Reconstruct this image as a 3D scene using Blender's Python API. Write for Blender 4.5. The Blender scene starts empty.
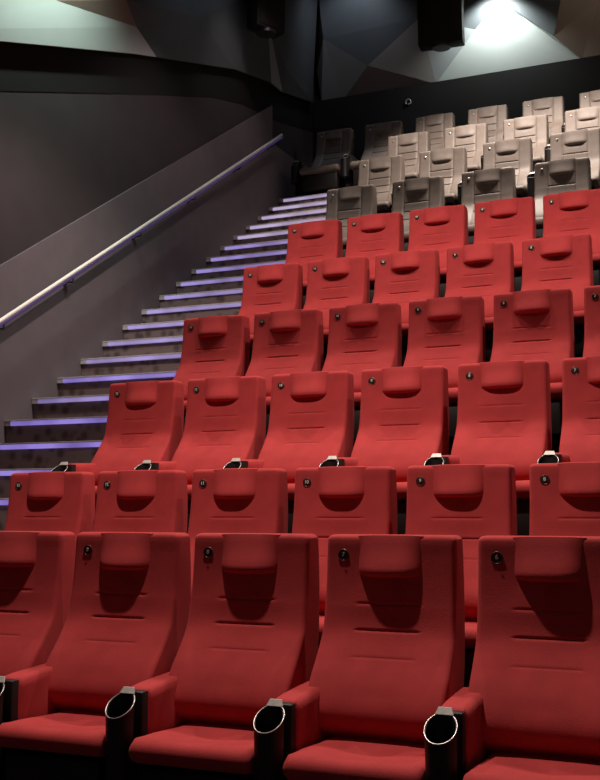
import bpy, bmesh, math, random
from mathutils import Vector, Matrix
random.seed(4)
C = bpy.context.scene.collection
S = bpy.context.scene
S.view_settings.view_transform = 'Standard'
S.view_settings.look = 'None'
S.view_settings.exposure = 0.0

# ------------------------------------------------------------------ materials
def new_mat(name):
    m = bpy.data.materials.new(name); m.use_nodes = True
    nt = m.node_tree
    return m, nt, nt.nodes['Principled BSDF']

def mat(name, col, rough=0.6, metal=0.0, noise=0.0, scale=40.0, bump=0.0, bump_scale=300.0, sheen=0.0, spec=0.5, emit=None, estr=0.0):
    m, nt, b = new_mat(name)
    b.inputs['Base Color'].default_value = (*col, 1)
    b.inputs['Roughness'].default_value = rough
    b.inputs['Metallic'].default_value = metal
    b.inputs['Specular IOR Level'].default_value = spec
    if sheen:
        b.inputs['Sheen Weight'].default_value = sheen
        b.inputs['Sheen Roughness'].default_value = 0.45
        b.inputs['Sheen Tint'].default_value = (min(1, col[0]*1.9+.1), col[1]*2+.1, col[2]*2+.1, 1)
    if emit:
        b.inputs['Emission Color'].default_value = (*emit, 1)
        b.inputs['Emission Strength'].default_value = estr
    tc = nt.nodes.new('ShaderNodeTexCoord')
    if noise:
        n = nt.nodes.new('ShaderNodeTexNoise'); n.inputs['Scale'].default_value = scale; n.inputs['Detail'].default_value = 4
        nt.links.new(tc.outputs['Object'], n.inputs['Vector'])
        r = nt.nodes.new('ShaderNodeValToRGB')
        r.color_ramp.elements[0].position = 0.3; r.color_ramp.elements[1].position = 0.7
        r.color_ramp.elements[0].color = (*[c*(1-noise) for c in col], 1)
        r.color_ramp.elements[1].color = (*[min(1, c*(1+noise)) for c in col], 1)
        nt.links.new(n.outputs['Fac'], r.inputs['Fac']); nt.links.new(r.outputs['Color'], b.inputs['Base Color'])
    if bump:
        n2 = nt.nodes.new('ShaderNodeTexNoise'); n2.inputs['Scale'].default_value = bump_scale; n2.inputs['Detail'].default_value = 3
        nt.links.new(tc.outputs['Object'], n2.inputs['Vector'])
        bp = nt.nodes.new('ShaderNodeBump'); bp.inputs['Strength'].default_value = bump; bp.inputs['Distance'].default_value = 0.004
        nt.links.new(n2.outputs['Fac'], bp.inputs['Height']); nt.links.new(bp.outputs['Normal'], b.inputs['Normal'])
    return m

RED = mat('red_velour', (0.40, 0.042, 0.043), 0.85, noise=0.10, scale=9, bump=0.25, bump_scale=260, sheen=0.25, spec=0.15)
GREY = mat('grey_leather', (0.185, 0.150, 0.128), 0.5, noise=0.10, scale=14, bump=0.12, bump_scale=160, spec=0.35)
BLACK = mat('black_plastic', (0.012, 0.010, 0.010), 0.5, bump=0.05, bump_scale=400, spec=0.3)
DARKL = mat('black_leather', (0.022, 0.018, 0.017), 0.5, noise=0.1, spec=0.35)
RIM = mat('cup_rim_metal', (0.46, 0.42, 0.41), 0.35, metal=0.7)
PLATE = mat('silver_plate', (0.50, 0.46, 0.43), 0.5, metal=0.2, noise=0.15, scale=60)
BADGE = mat('dark_badge', (0.03, 0.018, 0.015), 0.35, spec=0.5)
BADGE_RIM = mat('badge_rim', (0.16, 0.08, 0.06), 0.4, metal=0.8)
NUM = mat('badge_number', (0.85, 0.75, 0.70), 0.5)
CARPET = mat('dark_carpet', (0.035, 0.024, 0.024), 0.95, noise=0.6, scale=30, bump=0.4, bump_scale=200, spec=0.1)
WALL_LOW = mat('wall_panel_fabric', (0.155, 0.128, 0.138), 0.9, noise=0.06, scale=5, bump=0.15, bump_scale=300, spec=0.1)
WALL_UP = mat('wall_dark_fabric', (0.055, 0.044, 0.046), 0.9, noise=0.06, scale=4, bump=0.15, bump_scale=300, spec=0.1)
FASCIA = mat('black_fascia', (0.014, 0.012, 0.012), 0.8, noise=0.1, scale=3, spec=0.15)
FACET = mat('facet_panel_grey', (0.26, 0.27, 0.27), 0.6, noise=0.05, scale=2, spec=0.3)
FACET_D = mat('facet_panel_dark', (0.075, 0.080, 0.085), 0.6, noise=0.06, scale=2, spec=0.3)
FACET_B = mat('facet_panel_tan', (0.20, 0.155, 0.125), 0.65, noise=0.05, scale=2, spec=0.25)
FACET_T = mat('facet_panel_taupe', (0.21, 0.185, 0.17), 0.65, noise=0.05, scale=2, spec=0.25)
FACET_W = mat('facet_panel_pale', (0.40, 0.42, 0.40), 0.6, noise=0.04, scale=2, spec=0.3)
SPK = mat('speaker_black', (0.014, 0.012, 0.011), 0.6, spec=0.3)
SPKG = mat('speaker_grille', (0.020, 0.017, 0.015), 0.7, bump=0.5, bump_scale=500, spec=0.2)
RAIL = mat('brushed_steel', (0.92, 0.84, 0.76), 0.42, metal=0.15, noise=0.05, scale=200)
STEEL_D = mat('dark_steel', (0.10, 0.09, 0.10), 0.4, metal=0.8)
LIP = mat('aluminium_lip', (0.55, 0.48, 0.50), 0.5, metal=0.1, noise=0.15, scale=30)
ENDCAP = mat('nosing_end_grey', (0.22, 0.18, 0.20), 0.6, metal=0.2)

def carpet_pattern():
    m, nt, b = new_mat('patterned_riser_carpet')
    tc = nt.nodes.new('ShaderNodeTexCoord')
    v = nt.nodes.new('ShaderNodeTexVoronoi'); v.inputs['Scale'].default_value = 11
    w = nt.nodes.new('ShaderNodeTexWave'); w.inputs['Scale'].default_value = 5; w.inputs['Distortion'].default_value = 9; w.inputs['Detail'].default_value = 3
    nt.links.new(tc.outputs['Object'], v.inputs['Vector']); nt.links.new(tc.outputs['Object'], w.inputs['Vector'])
    mx = nt.nodes.new('ShaderNodeMath'); mx.operation = 'MULTIPLY'
    nt.links.new(v.outputs['Distance'], mx.inputs[0]); mx.inputs[1].default_value = .8
    r = nt.nodes.new('ShaderNodeValToRGB')
    r.color_ramp.elements[0].position = 0.15; r.color_ramp.elements[1].position = 0.42
    r.color_ramp.elements[0].color = (0.10, 0.072, 0.070, 1); r.color_ramp.elements[1].color = (0.21, 0.155, 0.15, 1)
    nt.links.new(mx.outputs[0], r.inputs['Fac']); nt.links.new(r.outputs['Color'], b.inputs['Base Color'])
    b.inputs['Roughness'].default_value = 0.95; b.inputs['Specular IOR Level'].default_value = 0.1
    return m
RISER = carpet_pattern()

def led_mat(name, colA, colB, strength):
    m, nt, b = new_mat(name)
    tc = nt.nodes.new('ShaderNodeTexCoord')
    mp = nt.nodes.new('ShaderNodeMapping'); mp.inputs['Scale'].default_value = (1.6, 0.2, 0.2)
    n = nt.nodes.new('ShaderNodeTexNoise'); n.inputs['Scale'].default_value = 1.6; n.inputs['Detail'].default_value = 2
    nt.links.new(tc.outputs['Object'], mp.inputs['Vector']); nt.links.new(mp.outputs['Vector'], n.inputs['Vector'])
    r = nt.nodes.new('ShaderNodeValToRGB')
    r.color_ramp.elements[0].position = 0.38; r.color_ramp.elements[1].position = 0.62
    r.color_ramp.elements[0].color = (*colA, 1); r.color_ramp.elements[1].color = (*colB, 1)
    nt.links.new(n.outputs['Fac'], r.inputs['Fac'])
    nt.links.new(r.outputs['Color'], b.inputs['Emission Color']); b.inputs['Emission Strength'].default_value = strength
    b.inputs['Base Color'].default_value = (0.3, 0.28, 0.34, 1); b.inputs['Roughness'].default_value = 0.5
    return m
LED_P = led_mat('led_violet', (0.13, 0.09, 0.40), (0.28, 0.21, 0.70), .9)
LED_M = led_mat('led_lavender', (0.16, 0.12, 0.34), (0.33, 0.26, 0.66), 0.80)
LED_W = led_mat('led_pale', (0.30, 0.24, 0.42), (0.50, 0.42, 0.66), 0.80)

# ------------------------------------------------------------------ helpers
def link(name, bm, m, parent=None, smooth=True, sharp=None):
    bmesh.ops.recalc_face_normals(bm, faces=bm.faces[:])
    me = bpy.data.meshes.new(name); bm.to_mesh(me); bm.free()
    me.materials.append(m)
    if smooth:
        for p in me.polygons: p.use_smooth = True
        if sharp: me.set_sharp_from_angle(angle=math.radians(sharp))
    o = bpy.data.objects.new(name, me); C.objects.link(o)
    if parent: o.parent = parent
    return o

def thing(name, label, cat, loc=(0, 0, 0), group=None):
    o = bpy.data.objects.new(name, None); C.objects.link(o); o.location = loc
    o.empty_display_size = 0.1
    o['label'] = label; o['category'] = cat
    if group: o['group'] = group
    return o

def struct(name, bm, m, smooth=False):
    o = link(name, bm, m, None, smooth); o['kind'] = 'structure'; return o

def add_box(bm, x0, x1, y0, y1, z0, z1, bevel=0.0, seg=2):
    t = bmesh.new()
    vs = [t.verts.new((x, y, z)) for x in (x0, x1) for y in (y0, y1) for z in (z0, z1)]
    for f in ((0, 1, 3, 2), (4, 6, 7, 5), (0, 4, 5, 1), (2, 3, 7, 6), (0, 2, 6, 4), (1, 5, 7, 3)):
        t.faces.new([vs[i] for i in f])
    bmesh.ops.recalc_face_normals(t, faces=t.faces[:])
    if bevel:
        bmesh.ops.bevel(t, geom=t.edges[:], offset=bevel, segments=seg, profile=0.5, affect='EDGES')
    me = bpy.data.meshes.new('tmp'); t.to_mesh(me); t.free(); bm.from_mesh(me); bpy.data.meshes.remove(me)

def box(*a, **k):
    bm = bmesh.new(); add_box(bm, *a, **k); return bm

def add_prism_yz(bm, poly, x0, x1):
    """closed polygon of (y,z) extruded along x"""
    a = [bm.verts.new((x0, p[0], p[1])) for p in poly]; b = [bm.verts.new((x1, p[0], p[1])) for p in poly]
    n = len(poly)
    bm.faces.new(a); bm.faces.new(b[::-1])
    for i in range(n): bm.faces.new((a[i], a[(i+1) % n], b[(i+1) % n], b[i]))

def add_tube(bm, p0, p1, r, n=16, caps=True):
    p0 = Vector(p0); p1 = Vector(p1); d = (p1-p0).normalized()
    u = d.orthogonal().normalized(); w = d.cross(u)
    A = []; B = []
    for i in range(n):
        a = 2*math.pi*i/n; o = u*math.cos(a)*r+w*math.sin(a)*r
        A.append(bm.verts.new(p0+o)); B.append(bm.verts.new(p1+o))
    for i in range(n): bm.faces.new((A[i], A[(i+1) % n], B[(i+1) % n], B[i]))
    if caps: bm.faces.new(A); bm.faces.new(B)

def loft(bm, rings, cap0=True, cap1=True):
    R = [[bm.verts.new(p) for p in ring] for ring in rings]
    n = len(R[0])
    for a, b in zip(R[:-1], R[1:]):
        for i in range(n): bm.faces.new((a[i], a[(i+1) % n], b[(i+1) % n], b[i]))
    if cap0: bm.faces.new(R[0][::-1])
    if cap1: bm.faces.new(R[-1])

def interp(tab, z):
    """smooth (Catmull-Rom/Hermite) interpolation of a (z,value) table sorted by z"""
    if z <= tab[0][0]: return tab[0][1]
    if z >= tab[-1][0]: return tab[-1][1]
    for i in range(len(tab)-1):
        if tab[i][0] <= z <= tab[i+1][0]: break
    z0, v0 = tab[i]; z1, v1 = tab[i+1]; h = z1-z0; t = (z-z0)/h
    def slope(j):
        if j == 0: return (tab[1][1]-tab[0][1])/(tab[1][0]-tab[0][0])
        if j == len(tab)-1: return (tab[-1][1]-tab[-2][1])/(tab[-1][0]-tab[-2][0])
        return (tab[j+1][1]-tab[j-1][1])/(tab[j+1][0]-tab[j-1][0])
    m0 = slope(i)*h; m1 = slope(i+1)*h
    return (2*t**3-3*t*t+1)*v0+(t**3-2*t*t+t)*m0+(-2*t**3+3*t*t)*v1+(t**3-t*t)*m1

# ------------------------------------------------------------------ seat
H = 1.035
YF = [(.24, -.06), (.29, -.095), (.33, -.145), (.37, -.195), (.41, -.215), (.46, -.203), (.53, -.158), (.60, -.100), (.69, -.046), (.786, -.022), (.86, -.010), (.96, 0.0), (1.0, .002), (1.05, .006)]
YB = [(.24, .03), (.40, .06), (.60, .115), (.80, .135), (.95, .13), (1.05, .12)]
WD = [(.24, .46), (.40, .495), (.50, .505), (.65, .503), (.80, .500), (.95, .500), (1.05, .498)]
SEAMS = (.786, .692, .602)

def backrest_bm(vert_seams=False):
    bm = bmesh.new()
    sd = .009 if vert_seams else .0045
    zs = set()
    z = .24
    while z < H-.024: zs.add(round(z, 4)); z += .018
    for s in SEAMS:
        for k in (-.012, -.006, -.003, 0, .003, .006, .012): zs.add(round(s+k, 4))
    levels = [(zz, 0.0) for zz in sorted(zs)]
    r = .020
    for a in (0, 15, 30, 45, 60, 75, 88):
        t = math.radians(a); levels.append((H-r+r*math.sin(t), r*(1-math.cos(t))))
    for a in (60, 30, 0):
        pass
    rings = []
    rr = .020
    for zz, ins in levels:
        w = interp(WD, zz)/2-ins; yf = interp(YF, zz)+ins; yb = interp(YB, zz)-ins*.8
        nx = 44
        ring = []
        def rounding(x):
            d = w-abs(x)
            return rr-math.sqrt(max(0, rr*rr-(rr-d)**2)) if d < rr else 0
        xs = [w*math.sin(math.pi/2*max(-1, min(1, (i-nx/2)/(nx/2)*1.0))) if False else w*(2*i/nx-1) for i in range(nx+1)]
        # finer sampling in the rounded edges
        xs = [-w+rr*(1-math.cos(math.radians(a))) for a in (0, 30, 55, 75, 90)] + [x for x in xs if abs(x) < w-rr-.004] + [w-rr*(1-math.cos(math.radians(a))) for a in (90, 75, 55, 30, 0)]
        for x in xs:
            y = yf+rounding(x)
            # stitched seams across the centre panel
            for s in SEAMS:
                if abs(x) < .122 and abs(zz-s) < .0125:
                    edge = min(1, (.122-abs(x))/.01)
                    y += sd*(1 if vert_seams else {.786: .7, .692: 1.3, .602: .6}[s])*edge*math.exp(-(abs(zz-s)/.0035)**2)
                    
            # side bolsters swell forward low down
            y -= .016*max(0, min(1, (abs(x)-.10)/.10))*max(0, 1-((zz-.47)/.20)**2)
            if abs(x) < .122 and .5 < zz < .86:
                y -= .004*math.cos(x/.122*math.pi/2)
            # shallow hollow between side bolsters
            y += .008*math.exp(-(x/.17)**2)*max(0, 1-((zz-.55)/.22)**2)
            if vert_seams and zz > .40:
                for s in (-.125, .125):
                    y += .007*math.exp(-(abs(x-s)/.006)**2)
            ring.append((x, y, zz))
        for x in [w-2*w*i/10 for i in range(11)]:
            d = w-abs(x)
            y = yb-(rr-math.sqrt(max(0, rr*rr-(rr-d)**2)) if d < rr else 0)
            ring.append((x, max(y, yf+.02), zz))
        rings.append(ring)
    n0 = len(rings[0])
    n0 = min(len(q) for q in rings)
    # all rings share a point count: the filter above keeps the same samples for near-equal widths
    rings = [resample_ring(q, n0) if len(q) != n0 else q for q in rings]
    loft(bm, rings)
    return bm

def resample_ring(ring, n):
    # drop evenly spaced points on the front to reach n points
    ring = list(ring)
    while len(ring) > n:
        ring.pop(10)
    return ring

def headrest_bm(amt=1.0):
    bm = bmesh.new()
    prof = [(.080, 1.026), (.060, 1.036), (.012, 1.0375), (-.001, 1.034), (-.006, 1.022), (-.011, 1.000), (-.020, .970), (-.032, .940), (-.042, .915), (-.0455, .900), (-.042, .889), (-.031, .882), (-.012, .881), (.020, .884), (.05, .90)]
    rings = []
    w = .125; n = 36
    for i in range(n+1):
        u = 2*i/n-1
        x = u*w+.003
        a = abs(u)
        f = (.10+.90*max(0, 1-a**3)**.9)*amt
        ring = []
        for y, z in prof:
            yy = .008+(y-.008)*f if y < .008 else y
            zz = z-(.003*a**4 if z > .99 else 0)+(1-f)*.012*(1 if z < .93 else 0)
            ring.append((x, yy, zz))
        rings.append(ring)
    loft(bm, rings)
    return bm

def cushion_bm(xc, w, ):
    """seat cushion, sections along x; profile in y-z"""
    bm = bmesh.new()
    prof = [(-.10, .335), (-.16, .335), (-.24, .335), (-.34, .341), (-.43, .348), (-.50, .350), (-.545, .354), (-.572, .338), (-.582, .316), (-.576, .292), (-.555, .274), (-.50, .262), (-.40, .255), (-.25, .25), (-.10, .25)]
    n = 24; rings = []
    cy = -.34; cz = .305
    for i in range(n+1):
        u = math.sin((2*i/n-1)*math.pi/2)
        x = xc+u*w/2
        d = (1-abs(u))*w/2; rr = .03
        s = math.sqrt(max(0, rr*rr-(rr-d)**2))/rr if d < rr else 1
        ring = []
        for y, z in prof:
            zz = cz+(z-cz)*(.55+.45*s)
            if z > .34: zz -= .016*math.exp(-(u/.45)**2)*max(0, math.cos((y+.30)/.26*math.pi/2) if abs(y+.30) < .26 else 0)
            if z > .34: zz += .010*max(0, abs(u)-.55)*2*(1 if y > -.3 else .4)
            ring.append((x, y+(1-s)*.02*(1 if y < cy else -1), zz))
        rings.append(ring)
    loft(bm, rings)
    return bm

def armrest_bm(x0, x1):
    bm = bmesh.new()
    xm = (x0+x1)/2
    poly = [(-.06, .30), (-.06, .500), (-.09, .507), (-.20, .505), (-.33, .500), (-.382, .495), (-.403, .487), (-.41, .472), (-.41, .30)]
    rings = []
    n = 8
    for i in range(n+1):
        u = 2*i/n-1
        x = xm+u*(x1-x0)/2
        d = (1-abs(u))*(x1-x0)/2; rr = .016
        drop = rr-math.sqrt(max(0, rr*rr-(rr-d)**2)) if d < rr else 0
        rings.append([(x, y+(drop*.8 if y < -.4 else 0), z-(drop if z > .45 else 0)) for y, z in poly])
    loft(bm, rings)
    return bm

def cup_bm(xc, r=.050):
    """upright tube with its mouth cut on a slant towards the aisle below"""
    bm = bmesh.new()
    n = 28; yc = -.505
    def top(a): return .448+.037*math.sin(a)
    outer0 = []; outer1 = []; inner1 = []; inner0 = []
    for i in range(n):
        a = 2*math.pi*i/n; cx, sy = math.cos(a), math.sin(a)
        outer0.append((xc+.045*cx, yc+.045*sy, .18)); outer1.append((xc+r*cx, yc+r*sy, top(a)))
        inner1.append((xc+(r-.004)*cx, yc+(r-.004)*sy, top(a))); inner0.append((xc+.04*cx, yc+.04*sy, .22))
    loft(bm, [outer0, outer1, inner1, inner0])
    return bm

def cup_rim_bm(xc, r=.050):
    bm = bmesh.new(); n = 36; m = 8; yc = -.505; t = .0022
    rings = []
    for i in range(n):
        a = 2*math.pi*i/n
        ctr = Vector((xc+r*math.cos(a), yc+r*math.sin(a), .448+.037*math.sin(a)+.002))
        rad = Vector((math.cos(a), math.sin(a), 0))
        rings.append([bm.verts.new(ctr+rad*t*math.cos(2*math.pi*j/m)+Vector((0, 0, t*math.sin(2*math.pi*j/m)))) for j in range(m)])
    for i in range(n):
        for j in range(m):
            bm.faces.new((rings[i][j], rings[i][(j+1) % m], rings[(i+1) % n][(j+1) % m], rings[(i+1) % n][j]))
    return bm

def disc_bm(xc, y, zc, r, th, n=24, dome=0.0):
    bm = bmesh.new()
    rings = []
    for rr, yy in ((r, 0), (r, -th*.6), (r*.85, -th), (r*.4, -th-dome)):
        rings.append([(xc+rr*math.cos(2*math.pi*i/n), y+yy, zc+rr*math.sin(2*math.pi*i/n)) for i in range(n)])
    loft(bm, rings)
    return bm

def ring_bm(xc, y, zc, r, t, n=24, m=8):
    bm = bmesh.new(); rings = []
    for i in range(n):
        a = 2*math.pi*i/n
        rings.append([bm.verts.new((xc+(r+t*math.cos(2*math.pi*j/m))*math.cos(a), y+t*math.sin(2*math.pi*j/m), zc+(r+t*math.cos(2*math.pi*j/m))*math.sin(a))) for j in range(m)])
    for i in range(n):
        for j in range(m):
            bm.faces.new((rings[i][j], rings[i][(j+1) % m], rings[(i+1) % n][(j+1) % m], rings[(i+1) % n][j]))
    return bm

def seat_base_bm(xc):
    bm = bmesh.new()
    add_box(bm, xc-.16, xc+.16, -.30, .02, .0, .03, bevel=.006)
    add_box(bm, xc-.05, xc+.05, -.26, -.10, .03, .25, bevel=.01)
    return bm

def make_seat(kind):
    m = RED if kind == 'red' else GREY
    t = thing('cinema_seat', '', 'cinema seat')
    link('backrest', backrest_bm(kind != 'red'), m, t, sharp=60)
    link('headrest', headrest_bm(1.0 if kind == 'red' else .62), m, t, sharp=50)
    if kind == 'red':
        ax0, ax1 = -.297, -.197; cx, cw = .045, .455; am = RED
    else:
        ax0, ax1 = -.415, -.278; cx, cw = .0, .54; am = DARKL
    link('seat_cushion', cushion_bm(cx, cw), m, t, sharp=60)
    link('seat_pan', box(cx-cw*.44, cx+cw*.44, -.535, -.12, .05, .256, bevel=.012), BLACK, t)  # pan carried down as a black block standing in for shade under the cushion
    link('seat_base', seat_base_bm(cx), BLACK, t, sharp=40)
    a = link('armrest', armrest_bm(ax0, ax1), am, t, sharp=50)
    if kind != 'red': a['label'] = 'black leather armrest'
    xm = (ax0+ax1)/2
    # the black console under and in front of the upholstered arm
    pb = bmesh.new()
    add_box(pb, ax0+.008, ax1-.006, -.446, -.40, .20, .488, bevel=.008)
    add_box(pb, ax0+.02, ax1-.016, -.40, -.08, .0, .31, bevel=.008)
    link('arm_console', pb, BLACK, a, sharp=40)['label'] = 'black plastic console carrying the cup holder'
    cxm = xm-.010
    link('cup_holder', cup_bm(cxm), BLACK, a, sharp=40)['label'] = 'black tubular cup holder'
    link('cup_rim', cup_rim_bm(cxm), RIM, a)['label'] = 'thin bright metal rim'
    br = bmesh.new()
    pts = [(-.020, -.4485, .503), (.022, -.4485, .503), (.030, -.462, .484), (-.028, -.462, .484)]
    f = [br.verts.new((cxm+p[0], p[1]-.004, p[2])) for p in pts]; g = [br.verts.new((cxm+p[0], p[1]+.003, p[2])) for p in pts]
    br.faces.new(f); br.faces.new(g[::-1])
    for i in range(4): br.faces.new((f[i], f[(i+1) % 4], g[(i+1) % 4], g[i]))
    link('cup_holder_plate', br, PLATE, a, smooth=False)['label'] = 'silver mounting plate'
    bz = .960; by = interp(YF, bz)
    if kind == 'red':
        b = link('seat_badge', disc_bm(-.178, by+.002, bz, .021, .006), BADGE, t, sharp=40)
        b['label'] = 'round dark number badge'
        link('badge_rim', ring_bm(-.178, by-.003, bz, .0205, .0018), BADGE_RIM, b)
    else:
        b = link('seat_badge', disc_bm(-.178, by+.002, bz, .014, .006, dome=.003), RIM, t, sharp=40)
        b['label'] = 'round metal number badge'
    return t

_num = {}
def number_mesh(s):
    if s not in _num:
        cu = bpy.data.curves.new('badge_number', 'FONT'); cu.body = s; cu.size = .023; cu.align_x = 'CENTER'; cu.align_y = 'CENTER'
        cu.extrude = .0006; cu.offset = .0003; cu.space_character = .95; cu.resolution_u = 3
        o = bpy.data.objects.new('tmp_text', cu); C.objects.link(o)
        bpy.context.view_layer.update()
        dg = bpy.context.evaluated_depsgraph_get()
        me = bpy.data.meshes.new_from_object(o.evaluated_get(dg)); me.name = 'badge_number'
        me.transform(Matrix.Rotation(math.pi/2, 4, 'X'))
        me.materials.clear(); me.materials.append(NUM)
        C.objects.unlink(o); bpy.data.objects.remove(o); bpy.data.curves.remove(cu)
        _num[s] = me
    return _num[s]

def dup(root):
    r = root.copy(); C.objects.link(r)
    for ch in list(root.children):
        c = ch.copy(); C.objects.link(c); c.parent = r
        for g in list(ch.children):
            d = g.copy(); C.objects.link(d); d.parent = c
    return r

ROW_Y = [0.0, 1.028, 1.973, 2.926, 3.894, 4.775, 5.723, 6.679, 7.709, 8.792]
ROW_F = [0.0, .303, .917, 1.511, 2.113, 2.712, 3.318, 3.933, 4.560, 5.185]
ROW_X = [0.0, -1.162, -1.135, -1.119, -1.093, -1.064, -1.042, -1.030, -1.011, -2.357]
ROW_N = [(-1, 4), (0, 6), (0, 6), (0, 6), (0, 6), (0, 5), (0, 4), (0, 4), (0, 4), (0, 6)]
ROW_NUM = [9, 13, 12, 12, 12, 12]
ROW_NAME = ['front row', 'second red row', 'third red row', 'fourth red row', 'fifth red row', 'highest red row',
            'lowest grey row', 'second grey row', 'third grey row', 'top row by the back wall']
ORD = ['leftmost', 'second from the left', 'third from the left', 'fourth from the left', 'fifth from the left', 'sixth from the left']
protos = {'red': make_seat('red'), 'grey': make_seat('grey')}
used = {'red': False, 'grey': False}
placements = []
for r in range(10):
    kind = 'red' if r < 6 else 'grey'
    pitch = .58 if r < 6 else .6935
    a, b = ROW_N[r]
    for k, i in enumerate(range(a, b)):
        x = ROW_X[r]+pitch*i+.178
        y = ROW_Y[r]-(.0205*i if r == 0 else 0)
        if kind == 'red':
            lab = 'red velour cinema seat, %s in the %s' % (ORD[k], ROW_NAME[r])
        else:
            lab = 'grey leather cinema seat, %s in the %s' % (ORD[k], ROW_NAME[r])
        if r == 9 and k == 0: lab = 'grey leather cinema seat left in shadow at the far top corner'
        placements.append((kind, r, i, (x, y, ROW_F[r]), lab))
seats = []
for kind, r, i, loc, lab in placements:
    if not used[kind]:
        o = protos[kind]; used[kind] = True
        seats.append((o, kind, r, i, loc, lab))
    else:
        seats.append((dup(protos[kind]), kind, r, i, loc, lab))
for o, kind, r, i, loc, lab in seats:
    o.location = loc; o['label'] = lab
    if r == 0 and i == 3:
        [c for c in o.children if c.name.split('.')[0] == 'armrest'][0].location = (.0, .0, .018)
    o['group'] = 'red cinema seats in tiered rows' if kind == 'red' else 'grey cinema seats in the top rows'
    if kind == 'red':
        b = [c for c in o.children if c.name.split('.')[0] == 'seat_badge'][0]
        n = bpy.data.objects.new('badge_number', number_mesh(str(ROW_NUM[r]-i))); C.objects.link(n); n.parent = b
        n.location = (-.178, -.0075, .962)

# ------------------------------------------------------------------ setting: tiers, stairs, walls
XW = -2.76; YBK = 9.6; XR = 7.0
bm = box(XW-.3, XR, -6.0, .26, -.2, 0.0); struct('floor', bm, CARPET)
for r in range(1, 10):
    y0 = ROW_Y[r]-.745
    y1 = (ROW_Y[r+1]-.745) if r < 9 else YBK
    x0 = -1.30 if r < 9 else XW
    struct('floor_tier', box(x0, XR, y0 if r < 9 else 8.31, y1 if r != 8 else 8.31, ROW_F[r]-.75 if r > 1 else -.2, ROW_F[r]), CARPET)

SY, SZ, DY, DZ = 2.903, 1.830, .33767, .20935
st = thing('staircase', 'carpeted aisle stairs with glowing violet step edges along the left wall', 'stairs', (XW, SY, SZ))
for k in range(-8, 17):
    y = k*DY; z = k*DZ
    yn = y+DY if k < 16 else 8.31-SY+.001
    if k == 16: yn = y+.02
    W = 1.455
    sp = link('step', box(.004, W, y, yn+.03, z-.30 if k > -7 else z-.2, z-.004), RISER, st, smooth=False)
    lm = LED_P if k < 4 else (LED_M if k < 12 else LED_W)
    if k in (1, 3, 7): lm = LED_M
    nb = bmesh.new(); add_box(nb, .06, W-.01, y-.020, y+.004, z-.040, z-.006, bevel=.003)
    link('nosing_light', nb, lm, sp, smooth=False)['label'] = 'violet light strip along the step edge'
    nl = bmesh.new(); add_box(nl, .004, W-.005, y-.022, y+.06, z-.006, z+.006, bevel=.002); add_box(nl, .004, .06, y-.020, y+.004, z-.040, z-.006)
    link('nosing_lip', nl, LIP, sp, smooth=False)['label'] = 'aluminium step edge'

# left wall (upper, darker) and its lower lighter panel that follows the stairs
bm = bmesh.new(); add_box(bm, XW-.25, XW-.02, -6, YBK+.3, -.2, 9.2); struct('wall_left', bm, WALL_UP)
bm = bmesh.new()
add_prism_yz(bm, [(-6, -.2), (8.07, -.2), (8.07, 6.385), (2.767, 3.055), (-2.1, 0.0), (-2.5, 0.0), (-6, 0)], XW-.03, XW)
struct('wall_left_panel', bm, WALL_LOW)
bm = bmesh.new(); add_prism_yz(bm, [(8.07, 4.9), (YBK, 4.9), (YBK, 5.905), (8.07, 5.875)], XW-.03, XW); struct('wall_left_panel', bm, WALL_LOW)
struct('wall_back', box(XW-.25, XR, YBK, YBK+.25, 4.8, 9.2), FASCIA)
# black fascia band: sloping along the left wall, level along the back wall
top = [(-6.0, .60), (2.0, 3.690), (2.667, 3.957), (4.602, 4.682), (6.419, 5.345), (7.221, 5.56), (8.133, 5.69), (9.365, 5.985), (YBK, 6.03)]
top = [(y, z+.96) for y, z in top]
low = [(y, z-.445) for y, z in top]
bm = bmesh.new(); add_prism_yz(bm, top+low[::-1], XW-.03, XW-.016); struct('trim_left_fascia', bm, FASCIA)
struct('trim_back_fascia', box(XW, XR, YBK-.06, YBK+.01, 5.16, 6.99), FASCIA)

# ------------------------------------------------------------------ faceted acoustic panels above the fascia
def facet(name, pts, m, depth_dir):
    bm = bmesh.new()
    f = [bm.verts.new(p) for p in pts]
    g = [bm.verts.new(Vector(p)+Vector(depth_dir)) for p in pts]
    bm.faces.new(f); bm.faces.new(g[::-1])
    n = len(pts)
    for i in range(n): bm.faces.new((f[i], f[(i+1) % n], g[(i+1) % n], g[i]))
    return struct(name, bm, m)
Lv = dict(B=(-2.70, 3.33, 5.535), C=(-2.640, 4.341, 6.013), D=(-2.69, 4.615, 5.875), EE=(-2.700, 4.599, 5.595), F=(-2.710, 5.036, 5.75), G=(-2.620, 5.783, 6.506),
          Hh=(-2.640, 5.700, 6.667), I=(-2.710, 6.868, 6.37), J=(-2.660, 6.860, 7.229), K=(-2.620, 7.590, 7.372), L=(-2.700, 7.901, 6.62), M=(-2.710, 8.282, 6.64), N=(-2.640, 8.218, 6.932),
          O=(-2.640, 8.348, 7.941), P=(-2.71, 9.35, 6.90), Q=(-2.60, 9.35, 8.9), T0=(-2.70, 1.4, 4.40), T1=(-2.70, 1.4, 6.9), T2=(-2.66, 3.6, 7.2), T3=(-2.62, 6.2, 8.6))
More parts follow.
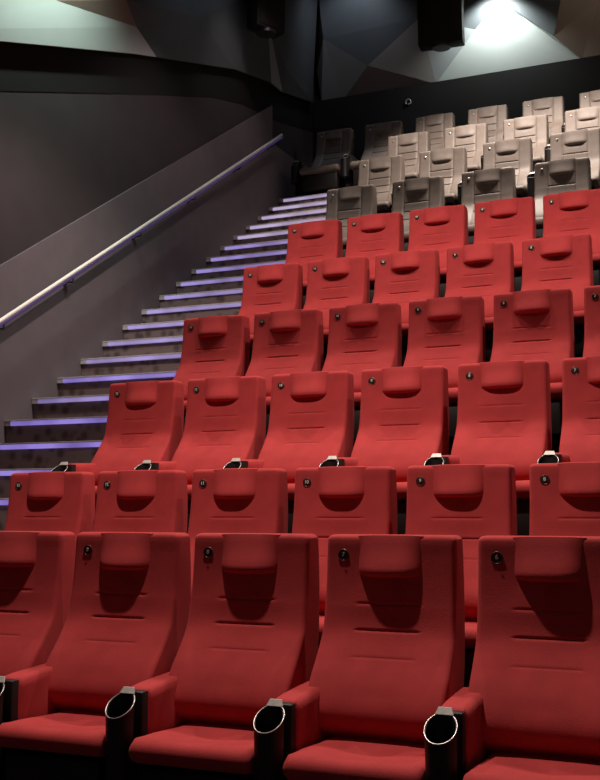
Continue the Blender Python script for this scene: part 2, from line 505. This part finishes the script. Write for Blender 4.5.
lw = [('T0', 'EE', 'D', 'B', FACET_W), ('T0', 'B', 'T1', FACET_W), ('B', 'D', 'C', FACET_B), ('T1', 'B', 'C', 'T2', FACET_B), ('D', 'EE', 'F', FACET_W), ('D', 'F', 'G', FACET_D), ('C', 'D', 'G', 'Hh', FACET_D), ('C', 'Hh', 'T2', FACET_D),
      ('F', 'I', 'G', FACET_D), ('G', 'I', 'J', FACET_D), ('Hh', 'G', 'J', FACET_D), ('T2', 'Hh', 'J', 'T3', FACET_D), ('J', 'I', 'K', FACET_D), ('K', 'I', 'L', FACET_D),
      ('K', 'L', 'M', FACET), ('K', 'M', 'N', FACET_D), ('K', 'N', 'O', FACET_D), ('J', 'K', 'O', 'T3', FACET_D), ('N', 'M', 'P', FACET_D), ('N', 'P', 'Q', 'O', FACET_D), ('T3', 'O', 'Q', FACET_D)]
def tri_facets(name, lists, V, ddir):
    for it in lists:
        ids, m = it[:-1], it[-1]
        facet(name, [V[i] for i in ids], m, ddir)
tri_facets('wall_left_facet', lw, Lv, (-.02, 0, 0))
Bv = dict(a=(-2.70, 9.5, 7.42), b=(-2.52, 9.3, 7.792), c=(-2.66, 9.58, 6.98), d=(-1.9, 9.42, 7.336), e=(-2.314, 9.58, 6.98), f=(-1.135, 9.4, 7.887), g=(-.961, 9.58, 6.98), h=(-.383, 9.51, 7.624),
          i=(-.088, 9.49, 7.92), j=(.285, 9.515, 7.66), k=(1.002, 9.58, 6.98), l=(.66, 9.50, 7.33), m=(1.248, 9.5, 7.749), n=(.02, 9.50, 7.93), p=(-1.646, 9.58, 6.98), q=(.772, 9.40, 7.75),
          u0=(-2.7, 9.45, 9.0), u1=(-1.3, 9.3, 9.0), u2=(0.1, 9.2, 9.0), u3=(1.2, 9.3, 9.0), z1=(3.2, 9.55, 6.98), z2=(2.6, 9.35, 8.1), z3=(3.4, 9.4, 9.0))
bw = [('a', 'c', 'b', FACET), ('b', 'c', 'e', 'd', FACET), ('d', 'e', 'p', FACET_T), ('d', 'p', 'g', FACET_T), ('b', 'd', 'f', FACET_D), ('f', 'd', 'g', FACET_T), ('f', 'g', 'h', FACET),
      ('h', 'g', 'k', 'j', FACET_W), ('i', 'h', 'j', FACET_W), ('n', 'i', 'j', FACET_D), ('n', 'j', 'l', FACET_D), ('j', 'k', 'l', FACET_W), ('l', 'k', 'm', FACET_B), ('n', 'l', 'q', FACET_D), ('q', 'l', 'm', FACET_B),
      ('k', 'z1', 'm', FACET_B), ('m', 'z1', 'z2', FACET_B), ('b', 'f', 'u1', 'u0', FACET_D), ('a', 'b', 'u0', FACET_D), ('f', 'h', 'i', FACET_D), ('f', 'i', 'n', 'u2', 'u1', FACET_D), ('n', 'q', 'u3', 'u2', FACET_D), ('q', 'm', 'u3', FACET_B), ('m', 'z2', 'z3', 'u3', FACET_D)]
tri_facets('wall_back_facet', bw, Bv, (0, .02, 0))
struct('ceiling', box(XW-.25, XR, 4.5, YBK+.25, 9.2, 9.4), FASCIA)

# ------------------------------------------------------------------ handrail
hr = thing('handrail', 'long steel handrail climbing the left wall above the stairs', 'handrail', (XW, 2.68, 2.588))
rx = .09
P0 = Vector((rx, -1.9, -1.18)); P1 = Vector((rx, 5.481, 3.410))
bm = bmesh.new(); add_tube(bm, P0, P1, .018, 20)
link('rail', bm, RAIL, hr, sharp=50)
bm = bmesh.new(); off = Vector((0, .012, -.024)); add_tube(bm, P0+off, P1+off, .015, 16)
link('rail_underside', bm, mat('steel_painted_violet_glow', (.10, .08, .16), .35, metal=.5, emit=(.10, .07, .34), estr=.22), hr, sharp=50)['label'] = 'dark rail underside with violet reflected light painted in'  # violet reflection put into the colour and a weak emission, no lamp here
for t in (-1.0, .05, .95, 2.05, 3.15, 4.25, 5.25):
    f = (t+1.9)/7.381; p = P0.lerp(P1, f)
    bm = bmesh.new()
    add_tube(bm, (rx, p.y, p.z-.018), (rx, p.y, p.z-.085), .008, 10)
    add_tube(bm, (rx, p.y, p.z-.080), (.004, p.y, p.z-.080), .008, 10)
    add_tube(bm, (.014, p.y, p.z-.080), (-.001, p.y, p.z-.080), .030, 16)
    link('rail_bracket', bm, STEEL_D, hr, sharp=40)

# ------------------------------------------------------------------ speakers, small wall fitting
def speaker(label, loc, w, h, d, rotz, tilt):
    t = thing('wall_speaker', label, 'loudspeaker', loc)
    t.rotation_euler = (tilt, 0, rotz)
    c_ = link('cabinet', box(-w/2, w/2, 0, d, 0, h, bevel=.012), SPK, t, sharp=40)
    link('grille', box(-w/2+.03, w/2-.03, -.012, .004, .03, h-.03, bevel=.008), SPKG, t, sharp=40)
    link('horn_slot', box(-w*.28, w*.06, -.020, -.008, h*.66, h*.685, bevel=.003), PLATE, t, sharp=40)['label'] = 'pale slot on the speaker front'
    bm = bmesh.new()
    add_tube(bm, (0, d*.5, -.03), (0, d*.5, .01), .12, 20)
    add_box(bm, -.06, .06, d-.01, d+.22, h*.35, h*.6, bevel=.01)
    link('bracket', bm, STEEL_D, t, sharp=40)
    return t
speaker('black loudspeaker hanging on the back wall beside the bright spot', (-.735, 8.95, 7.255), .59, 1.12, .22, math.radians(4), math.radians(2))
t = speaker('dim black loudspeaker high on the dark left wall near the corner', (-2.30, 7.0, 6.86), .42, .9, .22, math.radians(62), math.radians(2))
fx = thing('wall_fitting', 'small round ring fitting on the black back wall', 'wall fitting', (-1.351, YBK-.06, 6.759))
link('fitting_ring', ring_bm(0, -.006, 0, .037, .009), mat('fitting_grey', (.30, .27, .28), .5), fx)
link('fitting_lens', disc_bm(0, .004, 0, .032, .008), mat('fitting_dark', (.08, .07, .08), .3), fx, sharp=40)

# ------------------------------------------------------------------ light
def spot(loc, target, power, angle, blend, radius, col):
    l = bpy.data.lights.new('downlight_or_fill', 'SPOT'); l.energy = power; l.spot_size = math.radians(angle); l.spot_blend = blend; l.shadow_soft_size = radius; l.color = col
    o = bpy.data.objects.new('downlight_or_fill', l); C.objects.link(o); o.location = loc
    o.rotation_euler = (Vector(target)-Vector(loc)).to_track_quat('-Z', 'Y').to_euler()
    return o
WARM = (1.0, .84, .74)
for x in (-.9, .8, 2.5):
    spot((x, 2.5, 5.7), (x, 2.95, 1.5), 235, 116, .5, .05, WARM)
for x in (.55,):
    spot((x, -.16, 5.0), (x, .0, .6), 640, 104, .8, .06, WARM)
for x in (.2, 1.7):
    spot((x, 5.70, 8.0), (x, 7.3, 4.6), 900, 80, .4, .06, (1.0, .86, .76))
spot((-1.5, 6.2, 7.8), (-2.76, 6.9, 5.3), 55, 55, .9, .08, (1.0, .86, .80))
for y, z in ((2.6, 4.6), (5.0, 6.2)):
    spot((-1.55, y, z), (-2.5, y+.2, z-2.4), 40, 110, .9, .06, (1.0, .86, .84))
spot((-1.6, 5.6, 8.2), (-2.7, 5.9, 6.6), 30, 75, .9, .06, (.66, .84, 1.0))  # added cool fill for the left facets, not a fixture of the room
spot((-.07, 9.18, 7.97), (-.09, 9.5, 7.55), 120, 125, .6, .05, (.90, 1.0, .98))
spot((-2.1, 2.7, 6.7), (-2.70, 2.9, 6.0), 420, 100, .9, .05, (.78, 1.0, .90))
spot((2.2, 8.6, 8.6), (1.3, 9.5, 7.3), 40, 110, .8, .1, (1.0, .86, .72))
spot((-1.9, 8.7, 8.8), (-2.2, 9.5, 7.3), 36, 100, .8, .1, (.75, .85, 1.0))

w = bpy.data.worlds.new('World'); S.world = w; w.use_nodes = True
w.node_tree.nodes['Background'].inputs[0].default_value = (.55, .45, .45, 1)
w.node_tree.nodes['Background'].inputs[1].default_value = .07

# ------------------------------------------------------------------ camera
cam = bpy.data.cameras.new('camera'); co = bpy.data.objects.new('camera', cam); C.objects.link(co)
cam.sensor_fit = 'HORIZONTAL'; cam.sensor_width = 36.0; cam.lens = 1026.68/600*36
yaw = math.radians(-22.484); pit = math.radians(6.693); roll = math.radians(-.051)
fw = Vector((math.sin(yaw)*math.cos(pit), math.cos(yaw)*math.cos(pit), math.sin(pit)))
rt = Vector((math.cos(yaw), -math.sin(yaw), 0)); up = rt.cross(fw)
m = Matrix((rt, up, -fw)).transposed().to_4x4()
co.matrix_world = Matrix.Translation((2.497, -3.700, 1.1255)) @ m @ Matrix.Rotation(roll, 4, 'Z')
S.camera = co
